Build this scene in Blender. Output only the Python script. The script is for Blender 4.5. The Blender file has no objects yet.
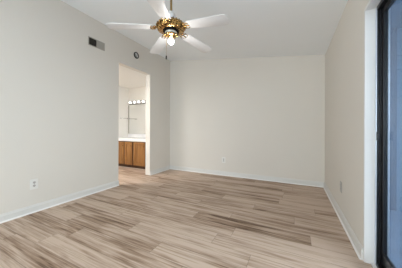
import bpy, bmesh, math, random
from mathutils import Matrix, Vector
random.seed(7)
S = bpy.context.scene
COL = S.collection
PI = math.pi

# ------------------------------------------------------------------ camera, sky, exposure
HC = 1.05                                   # eye height
cam_d = bpy.data.cameras.new('camera')
cam = bpy.data.objects.new('camera', cam_d); COL.objects.link(cam)
cam_d.sensor_width = 36.0
cam_d.lens = 187.185 / 402 * 36.0
cam_d.shift_y = -4.994 / 402
cam_d.clip_start = 0.02
cam.matrix_world = (Matrix.Translation((0, 0, HC)) @ Matrix.Rotation(0.460879, 4, 'Z')
                    @ Matrix.Rotation(PI / 2, 4, 'X') @ Matrix.Rotation(0.0039, 4, 'Z'))
S.camera = cam

SKY = 7.6
w = bpy.data.worlds.new('overcast_sky'); S.world = w; w.use_nodes = True
bg = w.node_tree.nodes['Background']
bg.inputs['Color'].default_value = (0.94, 0.98, 1.0, 1)
bg.inputs['Strength'].default_value = SKY

def portal(name, loc, rot, sx, sy):
    l = bpy.data.lights.new(name, 'AREA'); l.shape = 'RECTANGLE'; l.size = sx; l.size_y = sy
    l.cycles.is_portal = True
    o = bpy.data.objects.new(name, l); COL.objects.link(o); o.location = loc; o.rotation_euler = rot
    return o
portal('sky_portal_patio', (0.70, 0.89, 1.0), (0, PI / 2, 0), 2.05, 2.05)
portal('sky_portal_fill_window', (-1.25, -2.20, 1.25), (PI / 2, 0, 0), 3.0, 2.1)

S.view_settings.view_transform = 'Standard'
S.view_settings.look = 'None'
S.view_settings.gamma = 1.0
S.view_settings.use_curve_mapping = False
S.view_settings.exposure = 0.10
S.cycles.max_bounces = 12
S.cycles.diffuse_bounces = 8
S.cycles.transparent_max_bounces = 12

# ------------------------------------------------------------------ room measures
L, R, B, F = -2.914, 0.503, 4.035, -2.00     # left, right, far, near wall faces
ZL, ZR = 2.834, 2.407                        # ceiling height at the left and right wall
T = 0.12
TR = 0.127                                   # thin outer wall with the patio door
def zc(x): return ZL + (ZR - ZL) * (x - L) / (R - L)
DY0, DY1, DZ = 2.43, 3.275, 2.28             # bathroom doorway in the left wall
PY0, PY1, PZ = -0.10, 1.913, 2.000           # patio door opening in the right wall
BX, BY, BZ = -4.54, 4.15, 2.28               # bathroom left wall, far wall, ceiling
BF = 1.35

# ------------------------------------------------------------------ helpers
class MB:
    def __init__(s): s.bm = bmesh.new()
    def box(s, x0, x1, y0, y1, z0, z1, bev=0.0, seg=2, M=None):
        g = bmesh.ops.create_cube(s.bm, size=1.0)
        vs = g['verts']
        for v in vs:
            v.co = Vector((x0 + (v.co.x + .5) * (x1 - x0), y0 + (v.co.y + .5) * (y1 - y0), z0 + (v.co.z + .5) * (z1 - z0)))
        if bev > 0:
            es = list({e for v in vs for e in v.link_edges})
            r = bmesh.ops.bevel(s.bm, geom=es, offset=bev, segments=seg, affect='EDGES', profile=0.5)
            vs = list({v for f in r['faces'] for v in f.verts} | {v for v in vs if v.is_valid})
        if M is not None:
            for v in vs: v.co = M @ v.co
        return s
    def prism(s, pts, d, bev=0.0, seg=2):    # polygon of 3D points pushed along d
        d = Vector(d)
        a = [s.bm.verts.new(p) for p in pts]
        b = [s.bm.verts.new(Vector(p) + d) for p in pts]
        f0 = s.bm.faces.new(a); f1 = s.bm.faces.new(list(reversed(b)))
        n = len(a)
        for i in range(n): s.bm.faces.new((a[i], b[i], b[(i + 1) % n], a[(i + 1) % n]))
        if bev:
            es = list({e for f in (f0, f1) for e in f.edges})
            bmesh.ops.bevel(s.bm, geom=es, offset=bev, segments=seg, affect='EDGES', profile=0.5)
        return s
    def lathe(s, prof, c=(0, 0, 0), n=32, axis='Z', flute=0, amp=0.0):
        rings = []
        for (r, z) in prof:
            ring = []
            for i in range(n):
                t = 2 * PI * i / n
                rr = r * (1 + (amp * math.cos(flute * t) if flute else 0))
                p = (rr * math.cos(t), rr * math.sin(t), z)
                if axis == 'X': p = (z, rr * math.cos(t), rr * math.sin(t))
                if axis == 'Y': p = (rr * math.cos(t), z, rr * math.sin(t))
                ring.append(s.bm.verts.new(Vector(c) + Vector(p)))
            rings.append(ring)
        for k in range(len(rings) - 1):
            for i in range(n):
                s.bm.faces.new((rings[k][i], rings[k][(i + 1) % n], rings[k + 1][(i + 1) % n], rings[k + 1][i]))
        if prof[0][0] > 1e-5: s.bm.faces.new(list(reversed(rings[0])))
        if prof[-1][0] > 1e-5: s.bm.faces.new(rings[-1])
        return s
    def tube(s, pts, r, n=8, caps=True):
        pts = [Vector(p) for p in pts]
        rs = r if isinstance(r, (list, tuple)) else [r] * len(pts)
        prev = None; rings = []
        for i, p in enumerate(pts):
            t = (pts[min(i + 1, len(pts) - 1)] - pts[max(i - 1, 0)]).normalized()
            if prev is None:
                u = t.orthogonal().normalized()
            else:
                u = (prev - t * prev.dot(t)).normalized()
            prev = u; v = t.cross(u)
            rings.append([s.bm.verts.new(p + (u * math.cos(2 * PI * k / n) + v * math.sin(2 * PI * k / n)) * rs[i]) for k in range(n)])
        for a, b in zip(rings, rings[1:]):
            for k in range(n): s.bm.faces.new((a[k], a[(k + 1) % n], b[(k + 1) % n], b[k]))
        if caps:
            s.bm.faces.new(list(reversed(rings[0]))); s.bm.faces.new(rings[-1])
        return s
    def ball(s, c, r, sc=(1, 1, 1), seg=16):
        g = bmesh.ops.create_uvsphere(s.bm, u_segments=seg, v_segments=max(6, seg // 2), radius=r)
        for v in g['verts']: v.co = Vector((v.co.x * sc[0], v.co.y * sc[1], v.co.z * sc[2])) + Vector(c)
        return s
    def build(s, name, mat, parent=None, smooth=None, loc=None):
        bmesh.ops.remove_doubles(s.bm, verts=s.bm.verts, dist=1e-6)
        bmesh.ops.recalc_face_normals(s.bm, faces=s.bm.faces)
        me = bpy.data.meshes.new(name); s.bm.to_mesh(me); s.bm.free()
        o = bpy.data.objects.new(name, me); COL.objects.link(o)
        me.materials.append(mat)
        if smooth is not None:
            me.polygons.foreach_set('use_smooth', [True] * len(me.polygons))
            me.set_sharp_from_angle(angle=math.radians(smooth))
        if parent is not None: o.parent = parent
        if loc is not None: o.location = loc
        return o

def tag(o, label, cat, group=None):
    o['label'] = label; o['category'] = cat
    if group: o['group'] = group
    return o
def struct(o): o['kind'] = 'structure'; return o
def empty(name, loc=(0, 0, 0), rz=0.0):
    o = bpy.data.objects.new(name, None); COL.objects.link(o)
    o.location = loc; o.rotation_euler = (0, 0, rz); o.empty_display_size = 0.1
    return o
def copy_tree(o, parent=None):
    c = o.copy(); COL.objects.link(c)
    if parent is not None: c.parent = parent
    for ch in list(o.children): copy_tree(ch, c)
    return c

# ------------------------------------------------------------------ materials
def mat(name, col, rough=0.5, metal=0.0, spec=0.5, noise=None, bump=None, coat=0.0):
    m = bpy.data.materials.new(name); m.use_nodes = True
    nt = m.node_tree; b = nt.nodes['Principled BSDF']
    b.inputs['Base Color'].default_value = (*col, 1)
    b.inputs['Roughness'].default_value = rough
    b.inputs['Metallic'].default_value = metal
    b.inputs['Specular IOR Level'].default_value = spec
    b.inputs['Coat Weight'].default_value = coat
    tc = nt.nodes.new('ShaderNodeTexCoord')
    if noise:
        sc, amt = noise
        n = nt.nodes.new('ShaderNodeTexNoise'); n.inputs['Scale'].default_value = sc; n.inputs['Detail'].default_value = 4
        nt.links.new(tc.outputs['Object'], n.inputs['Vector'])
        r = nt.nodes.new('ShaderNodeValToRGB')
        r.color_ramp.elements[0].position = 0.3; r.color_ramp.elements[1].position = 0.7
        r.color_ramp.elements[0].color = (*[c * (1 - amt) for c in col], 1)
        r.color_ramp.elements[1].color = (*[min(1, c * (1 + amt)) for c in col], 1)
        nt.links.new(n.outputs['Fac'], r.inputs['Fac']); nt.links.new(r.outputs['Color'], b.inputs['Base Color'])
    if bump:
        sc, st = bump
        n2 = nt.nodes.new('ShaderNodeTexNoise'); n2.inputs['Scale'].default_value = sc; n2.inputs['Detail'].default_value = 3
        nt.links.new(tc.outputs['Object'], n2.inputs['Vector'])
        bp = nt.nodes.new('ShaderNodeBump'); bp.inputs['Strength'].default_value = st; bp.inputs['Distance'].default_value = 0.002
        nt.links.new(n2.outputs['Fac'], bp.inputs['Height']); nt.links.new(bp.outputs['Normal'], b.inputs['Normal'])
    return m

def emit(name, col, strength):
    m = bpy.data.materials.new(name); m.use_nodes = True
    b = m.node_tree.nodes['Principled BSDF']
    b.inputs['Base Color'].default_value = (0.9, 0.9, 0.88, 1)
    b.inputs['Emission Color'].default_value = (*col, 1)
    b.inputs['Emission Strength'].default_value = strength
    return m

def glass_mat(name, tint=(1, 1, 1)):
    m = bpy.data.materials.new(name); m.use_nodes = True
    nt = m.node_tree; nt.nodes.clear()
    out = nt.nodes.new('ShaderNodeOutputMaterial'); mix = nt.nodes.new('ShaderNodeMixShader')
    tr = nt.nodes.new('ShaderNodeBsdfTransparent'); tr.inputs['Color'].default_value = (*tint, 1)
    gl = nt.nodes.new('ShaderNodeBsdfGlossy'); gl.inputs['Roughness'].default_value = 0.02
    fr = nt.nodes.new('ShaderNodeFresnel'); 
    ge = nt.nodes.new('ShaderNodeNewGeometry'); mr = nt.nodes.new('ShaderNodeMapRange')   # the same reflectance on both faces of the pane
    mr.inputs['To Min'].default_value = 1.25; mr.inputs['To Max'].default_value = 1 / 1.25
    nt.links.new(ge.outputs['Backfacing'], mr.inputs['Value']); nt.links.new(mr.outputs[0], fr.inputs['IOR'])
    nt.links.new(fr.outputs[0], mix.inputs[0]); nt.links.new(tr.outputs[0], mix.inputs[1]); nt.links.new(gl.outputs[0], mix.inputs[2])
    nt.links.new(mix.outputs[0], out.inputs['Surface'])
    return m

def floor_mat():
    m = bpy.data.materials.new('grey_oak_plank_vinyl'); m.use_nodes = True
    nt = m.node_tree; N = nt.nodes; K = nt.links; b = N['Principled BSDF']
    def math_(op, a, b_=None, c=None):
        n = N.new('ShaderNodeMath'); n.operation = op
        for i, v in enumerate((a, b_, c)):
            if v is None: continue
            if isinstance(v, (int, float)): n.inputs[i].default_value = v
            else: K.new(v, n.inputs[i])
        return n.outputs[0]
    tc = N.new('ShaderNodeTexCoord'); sp = N.new('ShaderNodeSeparateXYZ'); K.new(tc.outputs['Object'], sp.inputs[0])
    X, Y = sp.outputs['X'], sp.outputs['Y']
    W, LEN = 0.182, 1.22
    yr = math_('DIVIDE', math_('ADD', Y, 0.05), W); row = math_('FLOOR', yr); fy = math_('SUBTRACT', yr, row)
    wn = N.new('ShaderNodeTexWhiteNoise'); wn.noise_dimensions = '1D'; K.new(row, wn.inputs['W'])
    xr = math_('ADD', math_('DIVIDE', X, LEN), math_('MULTIPLY', wn.outputs['Value'], 5.0))
    pl = math_('FLOOR', xr); fx = math_('SUBTRACT', xr, pl)
    cb = N.new('ShaderNodeCombineXYZ'); K.new(row, cb.inputs[0]); K.new(pl, cb.inputs[1])
    wp = N.new('ShaderNodeTexWhiteNoise'); wp.noise_dimensions = '3D'; K.new(cb.outputs[0], wp.inputs['Vector'])
    rnd = wp.outputs['Value']
    # grain, long along X, shifted per plank
    def grain(sx, sy, detail, rough, dist, off):
        c = N.new('ShaderNodeCombineXYZ')
        K.new(math_('MULTIPLY', X, sx), c.inputs[0]); K.new(math_('MULTIPLY', Y, sy), c.inputs[1])
        K.new(math_('MULTIPLY', rnd, 37.0 + off), c.inputs[2])
        n = N.new('ShaderNodeTexNoise'); n.inputs['Scale'].default_value = 1.0; n.inputs['Detail'].default_value = detail
        n.inputs['Roughness'].default_value = rough; n.inputs['Distortion'].default_value = dist
        K.new(c.outputs[0], n.inputs['Vector']); return n.outputs['Fac']
    g1 = grain(1.5, 13.0, 3, 0.55, 0.5, 0)       # broad dark heart streaks
    g2 = grain(4.0, 90.0, 4, 0.6, 0.2, 11)       # fine grain
    g3 = grain(1.3, 52.0, 5, 0.65, 0.2, 23)      # narrow dark streaks
    t = math_('ADD', math_('ADD', math_('MULTIPLY', g1, 0.42), math_('MULTIPLY', g3, 0.46)), math_('MULTIPLY', g2, 0.18))
    t = math_('ADD', t, math_('SUBTRACT', math_('MULTIPLY', rnd, 0.14), 0.025))
    r = N.new('ShaderNodeValToRGB'); r.color_ramp.interpolation = 'EASE'
    e = r.color_ramp.elements
    e[0].position = 0.39; e[0].color = (0.100, 0.056, 0.032, 1)
    e[1].position = 0.635; e[1].color = (0.570, 0.445, 0.355, 1)
    k = e.new(0.487); k.color = (0.305, 0.208, 0.146, 1)
    k = e.new(0.557); k.color = (0.455, 0.340, 0.260, 1)
    K.new(t, r.inputs['Fac'])
    # seams
    ey = math_('MULTIPLY', math_('MINIMUM', fy, math_('SUBTRACT', 1.0, fy)), W)
    ex = math_('MULTIPLY', math_('MINIMUM', fx, math_('SUBTRACT', 1.0, fx)), LEN)
    ed = math_('MINIMUM', ey, ex)
    seam = math_('LESS_THAN', ed, 0.0018)
    mx = N.new('ShaderNodeMixRGB'); mx.blend_type = 'MIX'
    K.new(math_('MULTIPLY', seam, 0.55), mx.inputs[0]); K.new(r.outputs['Color'], mx.inputs[1]); mx.inputs[2].default_value = (0.10, 0.07, 0.05, 1)
    K.new(mx.outputs[0], b.inputs['Base Color'])
    b.inputs['Roughness'].default_value = 0.5
    b.inputs['Specular IOR Level'].default_value = 0.12
    bp = N.new('ShaderNodeBump'); bp.inputs['Strength'].default_value = 0.12; bp.inputs['Distance'].default_value = 0.002
    K.new(math_('SUBTRACT', g2, math_('MULTIPLY', seam, 0.8)), bp.inputs['Height']); K.new(bp.outputs['Normal'], b.inputs['Normal'])
    return m

def oak_mat():
    m = bpy.data.materials.new('honey_oak'); m.use_nodes = True
    nt = m.node_tree; b = nt.nodes['Principled BSDF']
    tc = nt.nodes.new('ShaderNodeTexCoord'); mp = nt.nodes.new('ShaderNodeMapping'); mp.inputs['Scale'].default_value = (40, 40, 3)
    n = nt.nodes.new('ShaderNodeTexNoise'); n.inputs['Scale'].default_value = 1; n.inputs['Detail'].default_value = 4; n.inputs['Distortion'].default_value = 0.6
    r = nt.nodes.new('ShaderNodeValToRGB'); e = r.color_ramp.elements
    e[0].position = 0.3; e[0].color = (0.230, 0.098, 0.024, 1); e[1].position = 0.7; e[1].color = (0.400, 0.195, 0.058, 1)
    nt.links.new(tc.outputs['Object'], mp.inputs[0]); nt.links.new(mp.outputs[0], n.inputs['Vector'])
    nt.links.new(n.outputs['Fac'], r.inputs['Fac']); nt.links.new(r.outputs['Color'], b.inputs['Base Color'])
    b.inputs['Roughness'].default_value = 0.45
    return m

M_wall = mat('beige_wall_paint', (0.692, 0.657, 0.604), 0.85, spec=0.2, noise=(1.2, 0.012), bump=(90, 0.15))
M_ceil = mat('white_ceiling_paint', (0.845, 0.872, 0.892), 0.9, spec=0.15, noise=(1.0, 0.012), bump=(60, 0.35))
M_bath = mat('cream_bathroom_paint', (0.80, 0.785, 0.75), 0.75, spec=0.25, noise=(1.5, 0.01))
M_trim = mat('white_trim_paint', (0.70, 0.69, 0.675), 0.4, noise=(3, 0.01))
M_base = mat('pale_baseboard_paint', (0.675, 0.665, 0.640), 0.5, noise=(3, 0.01))
M_shoe = mat('white_shoe_paint', (0.80, 0.785, 0.765), 0.5, noise=(3, 0.01))
M_floor = floor_mat()
M_oak = oak_mat()
M_shade_oak = mat('shadow_tone_oak', (0.070, 0.026, 0.010), 0.6, noise=(12, 0.2))  # cabinet body darkened so gaps between the doors read as shade
M_counter = mat('white_cultured_marble', (0.80, 0.81, 0.83), 0.25, noise=(6, 0.03))
M_chrome = mat('chrome', (0.75, 0.75, 0.75), 0.12, 1.0, noise=(5, 0.02))
M_bar = mat('satin_nickel', (0.26, 0.25, 0.235), 0.5, 0.8, noise=(12, 0.05))
M_mirror = mat('mirror_silver', (0.90, 0.91, 0.90), 0.01, 1.0)
def brass_mat():
    m = mat('polished_brass', (0.62, 0.385, 0.13), 0.26, 1.0, noise=(55, 0.3))
    for n in m.node_tree.nodes:
        if n.bl_idname == 'ShaderNodeValToRGB':
            e = n.color_ramp.elements
            e[0].position = 0.40; e[0].color = (0.085, 0.045, 0.014, 1); e[1].position = 0.60; e[1].color = (0.66, 0.41, 0.145, 1)  # near-black blotches stand for shade in the filigree hollows
    return m
M_brass = brass_mat()
M_cup = mat('pale_reflection_brass', (0.70, 0.67, 0.60), 0.35, 0.5, noise=(20, 0.05))  # switch cup paled to imitate the ceiling mirrored in brass
M_rod = mat('antique_brass', (0.34, 0.23, 0.10), 0.4, 1.0, noise=(20, 0.15))
M_black = mat('black_motor_enamel', (0.012, 0.011, 0.010), 0.85, spec=0.1, noise=(20, 0.2))
M_blade = mat('white_fan_blade', (0.72, 0.715, 0.71), 0.45, noise=(3, 0.015))
M_frame = mat('dark_bronze_aluminium', (0.014, 0.014, 0.015), 0.35, 0.3, noise=(10, 0.1))
M_alu = mat('mill_aluminium', (0.62, 0.66, 0.72), 0.35, 0.6, noise=(20, 0.05))
M_glass = glass_mat('clear_window_glass', (0.93, 0.97, 0.99))
M_reg = mat('almond_register_enamel', (0.37, 0.345, 0.305), 0.5, noise=(10, 0.03))
M_louver_shade = mat('shaded_louver_enamel', (0.105, 0.095, 0.082), 0.6, noise=(10, 0.1))  # louvre enamel darkened to stand for shade between the left slats
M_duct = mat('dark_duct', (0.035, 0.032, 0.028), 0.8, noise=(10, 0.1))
M_plate = mat('ivory_outlet_plastic', (0.74, 0.73, 0.70), 0.35, noise=(10, 0.01))
M_plate_gray = mat('grey_outlet_plastic', (0.40, 0.385, 0.365), 0.4, noise=(10, 0.02))
M_slot = mat('dark_socket_slot', (0.06, 0.055, 0.05), 0.6, noise=(10, 0.1))
M_socket = mat('beige_socket_plastic', (0.46, 0.44, 0.41), 0.4, noise=(10, 0.02))
M_round = mat('grey_round_fitting', (0.30, 0.29, 0.27), 0.5, noise=(20, 0.08))
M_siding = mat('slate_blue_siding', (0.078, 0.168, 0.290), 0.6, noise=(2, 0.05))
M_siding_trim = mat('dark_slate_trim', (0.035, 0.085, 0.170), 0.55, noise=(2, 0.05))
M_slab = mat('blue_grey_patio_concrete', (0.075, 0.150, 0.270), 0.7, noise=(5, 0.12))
M_bulb = emit('lit_bulb', (1.0, 0.985, 0.965), 105.0)
M_globe = emit('lit_globe', (1.0, 0.98, 0.95), 2.6)
M_stop = mat('light_shoe_moulding', (0.50, 0.42, 0.34), 0.5, noise=(8, 0.05))

# ------------------------------------------------------------------ shell
m = MB(); m.box(BX - T, R + TR, F - T, BY + T, -0.12, 0.0)
struct(m.build('floor', M_floor))

m = MB()                                                    # left wall with the doorway
m.box(L - T, L, F - T, DY0, 0, ZL); m.box(L - T, L, DY1, BY + T, 0, ZL); m.box(L - T, L, DY0, DY1, DZ, ZL)
struct(m.build('wall_left', M_wall))
m = MB(); m.prism([(L, B, 0), (R, B, 0), (R, B, ZR), (L, B, ZL)], (0, T, 0))
struct(m.build('wall_back', M_wall))
m = MB()                                                    # right wall with the patio door opening
m.box(R, R + TR, F - T, PY0, 0, ZR); m.box(R, R + TR, PY1, B + T, 0, ZR); m.box(R, R + TR, PY0, PY1, PZ, ZR)
struct(m.build('wall_right', M_wall))
WX0, WX1, WZ0, WZ1 = -2.40, 0.20, 0.25, 2.25               # unseen window added behind the camera for more light
m = MB()
m.box(L, WX0, F - T, F, 0, ZR); m.box(WX1, R, F - T, F, 0, ZR)
m.box(WX0, WX1, F - T, F, 0, WZ0); m.box(WX0, WX1, F - T, F, WZ1, ZR)
m.prism([(L, F - T, ZR), (R, F - T, ZR), (L, F - T, ZL)], (0, T, 0))
struct(m.build('wall_front', M_wall))
m = MB()
m.prism([(L - T, F - T, zc(L - T)), (R + TR, F - T, zc(R + TR)), (R + TR, F - T, zc(R + TR) + .1), (L - T, F - T, zc(L - T) + .1)], (0, BY + 2 * T - F, 0))
struct(m.build('ceiling', M_ceil))

# added window behind the camera, brightens the room
wn = struct(empty('fill_window_1', ((WX0 + WX1) / 2, F - T / 2, WZ0)))
m = MB(); hw = (WX1 - WX0) / 2; hh = WZ1 - WZ0
for (a, b_, c, d) in ((-hw, -hw + .05, 0, hh), (hw - .05, hw, 0, hh), (-hw, hw, 0, .05), (-hw, hw, hh - .05, hh), (-.025, .025, 0, hh)):
    m.box(a, b_, -.03, .03, c, d, .004)
m.build('fill_window_frame', M_trim, wn)
m = MB(); m.box(-hw + .04, hw - .04, -.003, .003, .04, hh - .04); m.build('pane', M_glass, wn)
m = MB(); m.box(-hw - .05, hw + .05, .055, .14, -.03, 0, .006); m.build('fill_window_sill', M_trim, wn)

# bathroom shell
m = MB(); m.box(BX - T, BX, BF - T, BY + T, 0, BZ); struct(m.build('wall_bathroom_left', M_bath))
m = MB(); m.box(BX, L - T, BY, BY + T, 0, BZ); struct(m.build('wall_bathroom_back', M_bath))
m = MB(); m.box(BX, L - T, BF - T, BF, 0, BZ); struct(m.build('wall_bathroom_front', M_bath))
m = MB(); m.box(BX - T, L - T, BF - T, BY + T, BZ, BZ + .1); struct(m.build('ceiling_bathroom', M_bath))
m = MB()
m.box(L - T - .008, L - T, BF, DY0, 0, BZ); m.box(L - T - .008, L - T, DY1, BY, 0, BZ)
struct(m.build('wall_bathroom_right', M_bath))

# baseboards: profile with a small stepped cap
BH, BT = 0.094, 0.014
def base_prof(): return [(0, 0), (BT, 0), (BT, BH - .022), (BT - .005, BH - .012), (BT - .005, BH - .004), (BT - .008, BH), (0, BH)]
def base(name, a, b_, n):                                    # from a to b_ along the wall, n = direction into the room
    a = Vector(a); b_ = Vector(b_); n = Vector(n)
    m = MB(); m.prism([a + n * d + Vector((0, 0, z)) for d, z in base_prof()], b_ - a)
    o = struct(m.build(name, M_base))
    m = MB(); q = [(BT, 0), (BT + .012, 0), (BT + .011, .007), (BT + .007, .012), (BT, .015)]
    m.prism([a + n * d + Vector((0, 0, z)) for d, z in q], b_ - a); m.build('shoe', M_shoe, o)
    return o
base('baseboard_left', (L, F, 0), (L, DY0, 0), (1, 0, 0))
base('baseboard_left_corner', (L, DY1, 0), (L, B, 0), (1, 0, 0))
base('baseboard_back', (L + BT, B, 0), (R - BT, B, 0), (0, -1, 0))
base('baseboard_right', (R, PY1 + .014, 0), (R, B, 0), (-1, 0, 0))
base('baseboard_front', (L + BT, F, 0), (R - BT, F, 0), (0, 1, 0))
base('baseboard_right_near', (R, F, 0), (R, PY0 - .014, 0), (-1, 0, 0))

# ------------------------------------------------------------------ sliding patio door
dr = struct(empty('door_1', (R, PY1, 0)))
def P(mb, name, mt, parent=dr, smooth=None):                 # part built in world coordinates
    inv = Matrix.Translation(-Vector(parent.matrix_world.translation)) if False else None
    off = Vector((0, 0, 0)); q = parent
    while q is not None: off += q.location; q = q.parent
    for v in mb.bm.verts: v.co -= off
    return mb.build(name, mt, parent, smooth)
JX = R + .062                                                # white jamb depth
m = MB()                                                     # painted jamb boards, standing a little proud of the wall
m.box(R - .003, JX, PY1 - .012, PY1 + .014, 0, PZ + .014, .003); m.box(R - .003, JX, PY0 - .014, PY0 + .012, 0, PZ + .014, .003); m.box(R - .003, JX, PY0 + .012, PY1 - .012, PZ - .012, PZ + .014, .003)
P(m, 'jamb', M_trim)
FX0, FX1 = JX, R + .127                                      # bronze frame set behind the jamb
m = MB()
m.box(FX0, FX1, PY1 - .030, PY1, 0, PZ, .002); m.box(FX0, FX1, PY0, PY0 + .030, 0, PZ, .002)
m.box(FX0, FX1, PY0 + .03, PY1 - .03, PZ - .035, PZ, .002); m.box(FX0, FX1, PY0 + .03, PY1 - .03, 0, .035, .002)
m.box(FX0 + .022, FX0 + .027, PY1 - .040, PY1 - .03, .03, PZ - .03)    # guide rib
fr = P(m, 'door_frame', M_frame)
m = MB(); m.box(FX0 - .003, FX0 + .003, PY1 - .034, PY1 - .010, .014, PZ - .012, .001); P(m, 'weather_strip', M_alu)
m = MB(); m.box(FX1, FX1 + .012, PY1 - .034, PY1, 0, PZ, .001); m.box(FX1, FX1 + .012, PY0, PY0 + .034, 0, PZ, .001)
m.box(FX1, FX1 + .012, PY0 + .034, PY1 - .034, PZ - .034, PZ, .001)
P(m, 'outer_fin', M_alu)
m = MB(); m.box(FX0 - .024, FX0, PY0 + .012, PY1 - .012, 0, .018, .004); P(m, 'threshold', M_trim)
def panel(x0, x1, y0, y1, handle_y):
    st = .030
    m = MB()
    m.box(x0, x1, y0, y0 + .05, .036, PZ - .036, .002); m.box(x0, x1, y1 - st, y1, .036, PZ - .036, .002)
    m.box(x0, x1, y0 + .05, y1 - st, .036, .125, .002); m.box(x0, x1, y0 + .05, y1 - st, PZ - .075, PZ - .036, .002)
    p = P(m, 'door_panel', M_frame)
    xm = (x0 + x1) / 2
    m = MB(); m.box(xm - .003, xm + .003, y0 + .045, y1 - st + .005, .12, PZ - .07); P(m, 'pane', M_glass, p)
    return p
ym = (PY0 + PY1) / 2
panel(FX0 + .030, FX0 + .052, ym - .03, PY1 - .031, None)
pn = panel(FX0 + .004, FX0 + .026, PY0 + .031, ym + .03, None)
m = MB(); m.box(FX0 - .001, FX0 + .018, PY1 - .048, PY1 - .029, .969, 1.035, .003); m.box(FX0 + .003, FX0 + .012, PY1 - .054, PY1 - .046, .988, 1.016, .002)
P(m, 'latch_keeper', M_frame)
m = MB(); m.tube([(FX0 + .004, PY0 + .055, .92), (FX0 - .03, PY0 + .055, .94), (FX0 - .03, PY0 + .055, 1.10), (FX0 + .004, PY0 + .055, 1.12)], .008, 8)
P(m, 'handle', M_frame, pn, 50)

# ------------------------------------------------------------------ outside: patio slab and the slate blue wing of the house, plus added light blockers
m = MB(); m.box(R + TR, 7, -6, 9, -.14, -.04); struct(m.build('patio_slab', M_slab))
m = MB(); m.box(R + TR, 2.9, -3.0, 3.60, 2.42, 2.54); struct(m.build('ceiling_patio_blocker', M_siding))  # unseen roof added to cut the daylight reaching the door
m = MB(); m.box(4.2, 4.26, -3.0, 3.60, -.04, 1.25); m.box(R + TR, 4.2, -3.06, -3.0, -.04, 2.41); struct(m.build('wall_patio_blocker', M_siding))  # unseen fence and side wall added to block low sky light
OY = 3.45
m = MB(); z = -.04
m.box(R + TR, 3.6, OY + .012, OY + .15, -.04, 2.9)
while z < 2.9:                                               # lap siding boards
    m.prism([(R + TR, OY + .012, z), (R + TR, OY - .014, z), (R + TR, OY + .004, z + .19), (R + TR, OY + .012, z + .19)], (3.0 - .097, 0, 0)); z += .19
struct(m.build('wall_patio_wing', M_siding))
m = MB(); m.box(R + TR, 1.235, OY - .04, OY - .012, -.04, 2.9, .004); struct(m.build('trim_1', M_siding_trim))

# ------------------------------------------------------------------ ceiling fan
FCX, FCY, ZB = -1.155, 1.613, 2.05
fan = empty('ceiling_fan', (FCX, FCY, ZB))
tag(fan, 'brass ceiling fan with five white blades and one lit bare bulb', 'ceiling fan')
zt = zc(FCX) - ZB
m = MB(); m.lathe([(.016, zt - .085), (.03, zt - .083), (.055, zt - .06), (.068, zt - .03), (.070, zt + .012)], n=32)
m.build('canopy', M_brass, fan, 40)
m = MB(); m.lathe([(.0115, .20), (.0115, zt - .07)], n=16); m.build('downrod', M_rod, fan, 40)
m = MB()
m.lathe([(.050, .108), (.098, .106), (.122, .100), (.136, .088), (.144, .074), (.145, .060), (.138, .048),
         (.140, .042), (.138, .034), (.122, .026), (.088, .020)], n=72, flute=24, amp=.02)
for i in range(24):                                          # cast scroll ornament round the drum
    t = 2 * PI * i / 24
    c, s_ = math.cos(t), math.sin(t)
    m.ball((.146 * c, .146 * s_, .067), .011, (1, 1, 1.4), 8)
    m.ball((.124 * c, .124 * s_, .098), .008, (1, 1, 1), 8)
    m.ball((.132 * math.cos(t + PI / 24), .132 * math.sin(t + PI / 24), .036), .009, (1, 1, 1), 8)
m.build('motor_housing', M_brass, fan, 50)
m = MB(); m.lathe([(.012, .226), (.026, .222), (.042, .200), (.050, .160), (.058, .125), (.066, .106)], n=32); m.build('top_cap', M_blade, fan, 40)  # brass cap coloured white to imitate the reflected ceiling
m = MB(); m.lathe([(.086, .026), (.084, .014), (.076, .010), (.03, .009)], n=40); m.build('motor_plate', M_black, fan, 40)
m = MB(); m.lathe([(.058, .012), (.063, .004), (.062, -.006), (.056, -.012), (.030, -.016)], n=36); m.build('switch_cup', M_cup, fan, 40)
m = MB()
m.lathe([(.050, -.012), (.064, -.016), (.064, -.024), (.046, -.033), (.027, -.037), (.022, -.046), (.017, -.048)], n=36, flute=12, amp=.03)
for i in range(8):
    t = 2 * PI * i / 8
    m.ball((.066 * math.cos(t), .066 * math.sin(t), -.022), .010, (1, 1, .8), 8)
m.build('light_fitter', M_brass, fan, 50)
m = MB()
m.lathe([(.012, -.045), (.014, -.054), (.021, -.066), (.026, -.078), (.027, -.090), (.024, -.103), (.015, -.113), (.0, -.117)], n=24)
m.build('bulb', M_bulb, fan, 60)

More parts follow.
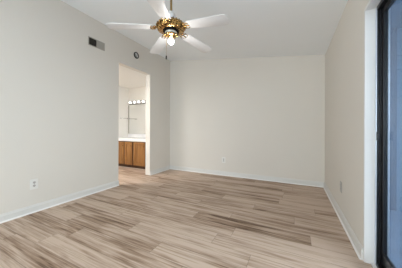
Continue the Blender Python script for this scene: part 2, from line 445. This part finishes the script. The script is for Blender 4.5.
def blade_outline():
    pts = []; r0, r1 = .185, .622; w0, w1 = .056, .074
    def arc(cx, cy, r, a0, a1, n=8): return [(cx + r * math.cos(a0 + (a1 - a0) * i / n), cy + r * math.sin(a0 + (a1 - a0) * i / n)) for i in range(n + 1)]
    pts += arc(r0 + .03, -w0 + .03, .03, PI, 1.5 * PI)
    pts += arc(r1 - .05, -w1 + .05, .05, 1.5 * PI, 2 * PI)
    pts += arc(r1 - .05, w1 - .05, .05, 0, .5 * PI)
    pts += arc(r0 + .03, w0 - .03, .03, .5 * PI, PI)
    return pts
def scroll(pts, r): return pts
blade_me = iron_me = None
PITCH = -math.radians(7)                                    # counter-clockwise edge low
for k in range(5):
    a = -2.4700 - k * 2 * PI / 5
    if blade_me is None:
        m = MB(); m.prism([(x, y, -.003) for x, y in blade_outline()], (0, 0, .006), .0015)
        bl = m.build('blade', M_blade, fan, 30); blade_me = bl.data
        # cast iron: arm from the motor, forked leaf plate under the blade root
        m = MB()
        arm = [(.095, 0, .022), (.115, 0, .018), (.138, 0, .006), (.160, 0, -.004), (.182, 0, -.007)]
        m.tube(arm, [.009, .008, .007, .007, .006], 10)
        for sy in (-1, 1):
            m.tube([(.145, 0, .003), (.158, sy * .018, -.003), (.174, sy * .034, -.006), (.194, sy * .038, -.006), (.208, sy * .030, -.006)], [.006, .006, .0055, .005, .004], 8)
            m.tube([(.112, 0, .018), (.122, sy * .018, .014), (.138, sy * .024, .006), (.150, sy * .014, -.001)], .0045, 8)
            m.ball((.209, sy * .028, -.006), .006, (1, 1, .6), 10)
            m.ball((.166, sy * .038, -.005), .007, (1, 1, .8), 10)
        m.tube([(.178, 0, -.005), (.200, 0, -.007), (.216, 0, -.006)], [.008, .007, .005], 8)
        ir = m.build('blade_iron', M_brass, bl, 50); iron_me = ir.data
    else:
        bl = bpy.data.objects.new('blade', blade_me); COL.objects.link(bl); bl.parent = fan
        ir = bpy.data.objects.new('blade_iron', iron_me); COL.objects.link(ir); ir.parent = bl
    bl.matrix_local = Matrix.Rotation(a, 4, 'Z') @ Matrix.Translation((0, 0, .0625)) @ Matrix.Rotation(.0974, 4, 'Y') @ Matrix.Rotation(PITCH, 4, 'X')
ca, sa = math.cos(0.46), math.sin(0.46)
cxo, cyo = -.046 * ca, -.046 * sa
m = MB(); m.tube([(cxo, cyo, .03), (cxo - .003, cyo, .0), (cxo - .004, cyo, -.245)], .0012, 6)
pc = m.build('pull_chain', M_rod, fan, 50)
m = MB(); m.lathe([(.001, 0), (.005, -.002), (.006, -.012), (.006, -.034), (.004, -.040), (.0, -.041)], c=(cxo - .004, cyo, -.232), n=12)
m.build('fob', M_black, pc, 50)

# ------------------------------------------------------------------ air register on the left wall
VY0, VY1, VZ0, VZ1 = 1.850, 2.136, 2.376, 2.510
vw, vh = VY1 - VY0, VZ1 - VZ0
reg = empty('air_register', (L, (VY0 + VY1) / 2, (VZ0 + VZ1) / 2))
tag(reg, 'rectangular air register with dark left half and pale right half, high on wall', 'air vent')
m = MB(); hy, hz = vw / 2, vh / 2; bw = .012
for (a, b_, c, d) in ((-hy, -hy + bw, -hz, hz), (hy - bw, hy, -hz, hz), (-hy + bw, hy - bw, -hz, -hz + bw), (-hy + bw, hy - bw, hz - bw, hz), (-.005, .005, -hz + bw, hz - bw)):
    m.box(0, .010, a, b_, c, d, .002)
m.build('frame', M_reg, reg)
m = MB(); m.box(.0005, .002, -hy + bw, hy - bw, -hz + bw, hz - bw); m.build('backing', M_duct, reg)  # dark sheet stands for the shaded duct behind the slats
for side, nm in ((-1, 'louver_bank'), (1, 'louver_bank')):
    m = MB(); n = 9
    y0 = -hy + bw if side < 0 else .005
    y1 = -.005 if side < 0 else hy - bw
    for i in range(n):
        y = y0 + (i + .5) * (y1 - y0) / n
        if side < 0: pts = [(.009, y - .004), (.002, y + .003)]
        else: pts = [(.009, y + .006), (.003, y - .006)]
        (xa, ya), (xb, yb) = pts
        m.prism([(xa, ya, -hz + bw), (xb, yb, -hz + bw), (xb, yb + .001, -hz + bw), (xa, ya + .001, -hz + bw)], (0, 0, 2 * (hz - bw)))
    lo = m.build(nm, M_louver_shade if side < 0 else M_reg, reg)
    lo['label'] = 'dark open louvers' if side < 0 else 'pale closed louvers'

# round fitting above the doorway
rv = empty('round_vent', (L, 2.855, 2.560))
tag(rv, 'small round grey vent with dark rim on wall above the doorway', 'vent')
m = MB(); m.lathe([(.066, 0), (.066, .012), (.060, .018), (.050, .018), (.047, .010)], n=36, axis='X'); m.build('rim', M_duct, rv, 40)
m = MB(); m.lathe([(.047, .004), (.044, .012), (.020, .016), (.0, .017)], n=36, axis='X'); m.build('face', M_round, rv, 40)
m = MB(); m.box(.010, .022, -.006, .006, -.044, .044, .002, M=Matrix.Rotation(.7, 4, 'X')); m.build('crossbar', M_plate, rv)

# ------------------------------------------------------------------ wall outlets
def outlet(loc, rz, label, body, sock):
    o = empty('wall_outlet', loc, rz); tag(o, label, 'outlet')
    m = MB(); m.box(-.042, .042, -.006, 0, -.064, .064, .0025); m.build('cover_plate', body, o)
    for s_ in (-1, 1):
        m = MB()
        m.prism([(.017 * math.cos(t) if abs(math.cos(t)) < .85 else .0145 * (1 if math.cos(t) > 0 else -1), -.006, s_ * .020 + .0145 * math.sin(t)) for t in [2 * PI * i / 20 for i in range(20)]], (0, -.002, 0))
        sk = m.build('socket', sock, o)
        m = MB(); m.box(-.007, -.0045, -.0088, -.0075, s_ * .020 - .001, s_ * .020 + .008); m.box(.0045, .007, -.0088, -.0075, s_ * .020 - .001, s_ * .020 + .008)
        m.lathe([(.0025, -.0088), (.0025, -.0075)], c=(0, 0, s_ * .020 - .007), n=10, axis='Y'); m.build('slots', M_slot, sk)
    m = MB(); m.lathe([(.003, -.0075), (.003, -.006)], n=10, axis='Y'); m.build('screw', M_slot, o)
    return o
outlet((L, 1.171, .353), PI / 2, 'pale duplex outlet low on the left wall, nearest the camera', M_plate, M_socket)
outlet((-1.425, B, .349), 0, 'tiny pale duplex outlet low on the far back wall', M_plate, M_socket)
outlet((R, 2.718, .372), -PI / 2, 'grey duplex outlet low on the right wall before the patio door', M_plate_gray, M_socket)

# ------------------------------------------------------------------ bathroom
bl_ = bpy.data.lights.new('bathroom_fill_light', 'AREA'); bl_.shape = 'DISK'; bl_.size = 0.4; bl_.energy = 32; bl_.color = (1.0, 0.985, 0.965)  # added light without a fixture, brightens the bathroom from out of view
bo_ = bpy.data.objects.new('bathroom_fill_light', bl_); COL.objects.link(bo_); bo_.location = (-3.65, 2.05, BZ - .02)
VX0, VX1, VYF = BX + .003, L - T - .011, 3.60
va = empty('vanity_cabinet', ((VX0 + VX1) / 2, VYF + .27, 0))
tag(va, 'honey oak bathroom vanity cabinet with raised panel doors under white counter', 'cabinet')
m = MB(); m.box(VX0, VX1, VYF, BY - .003, .085, .715); P(m, 'body', M_shade_oak, va)
m = MB(); m.box(VX0, VX1, VYF + .03, BY - .01, 0, .085); P(m, 'toe_kick', M_shade_oak, va)
m = MB(); m.box(VX0, VX1, VYF + .012, VYF + .03, 0, .022, .005); P(m, 'shoe_moulding', M_stop, va)
def cab_door(x0, x1, knob):
    m = MB(); f = .052; y = VYF; z0, z1 = .10, .700
    m.box(x0, x0 + f, y - .020, y, z0, z1, .003); m.box(x1 - f, x1, y - .020, y, z0, z1, .003)
    m.box(x0 + f, x1 - f, y - .020, y, z0, z0 + f, .003); m.box(x0 + f, x1 - f, y - .020, y, z1 - f, z1, .003)
    d = P(m, 'door', M_oak, va)
    m = MB(); m.box(x0 + f - .002, x1 - f + .002, y - .004, y - .0005, z0 + f - .002, z1 - f + .002)
    m.prism([(x0 + f + .014, y - .004, z0 + f + .014), (x1 - f - .014, y - .004, z0 + f + .014), (x1 - f - .014, y - .004, z1 - f - .014), (x0 + f + .014, y - .004, z1 - f - .014)], (0, -.013, 0), .006, 1)
    P(m, 'raised_panel', M_oak, d)
    m = MB(); m.lathe([(.0, -.022), (.009, -.020), (.010, -.012), (.005, -.006), (.005, 0)], c=(knob, y - .020, z1 - .10), n=14, axis='Y'); P(m, 'knob', M_brass, d, 40)
cab_door(-4.44, -4.100, -4.12)
cab_door(-4.058, -3.795, -3.82)
cab_door(-3.743, -3.352, -3.38)
m = MB(); m.box(-3.32, -3.07, VYF - .018, VYF, .10, .70, .003); P(m, 'end_panel', M_oak, va)

ct = empty('vanity_counter', ((VX0 + VX1) / 2, VYF + .26, .715))
tag(ct, 'white bathroom countertop with backsplash on the oak vanity', 'countertop')
m = MB(); m.box(VX0, VX1, VYF - .03, BY - .003, .716, .795, .008); P(m, 'counter_slab', M_counter, ct)
m = MB(); m.box(VX0, VX1, BY - .022, BY - .003, .795, .895, .003); P(m, 'backsplash', M_counter, ct)

mi = empty('wall_mirror', ((VX0 + VX1) / 2, BY - .003, .90))
tag(mi, 'wide frameless mirror on the bathroom wall above the white counter', 'mirror')
m = MB(); m.box(VX0 + .004, VX1, BY - .009, BY - .003, .90, 1.76); P(m, 'glass', M_mirror, mi)
m = MB(); m.box(VX0 + .004, VX1, BY - .014, BY - .003, .896, .904, .001); P(m, 'bottom_channel', M_chrome, mi)
m = MB(); m.box(VX0 + .002, VX0 + .026, BY - .016, BY - .003, .90, 1.76, .001); P(m, 'side_channel', M_reg, mi)

li = empty('vanity_light', (-3.86, BY, 1.825))
tag(li, 'chrome vanity light bar with a row of lit globe bulbs above mirror', 'wall light')
m = MB(); m.box(-4.46, -3.26, BY - .05, BY - .001, 1.775, 1.875, .006); P(m, 'light_bar', M_bar, li)
for i in range(7):
    x = -4.375 + i * .17
    m = MB(); m.lathe([(.020, -.062), (.020, -.048)], c=(x, BY, 1.825), n=16, axis='Y'); sk = P(m, 'bulb_socket', M_chrome, li, 40)
    m = MB(); m.ball((x, BY - .094, 1.830), .034, seg=20); P(m, 'globe_bulb', M_globe, sk, 60)

tb = empty('towel_bar', (BX, 3.98, 1.36))
tag(tb, 'short pale towel bar on the bathroom left wall beside the mirror', 'towel bar')
m = MB(); m.tube([(BX + .05, 3.84, 1.36), (BX + .05, 4.12, 1.36)], .008, 10); P(m, 'rail', M_chrome, tb, 40)
for y in (3.85, 4.11):
    m = MB(); m.lathe([(.018, .0), (.018, .008), (.010, .014), (.010, .056)], c=(BX, y, 1.36), n=16, axis='X'); P(m, 'post', M_chrome, tb, 40)
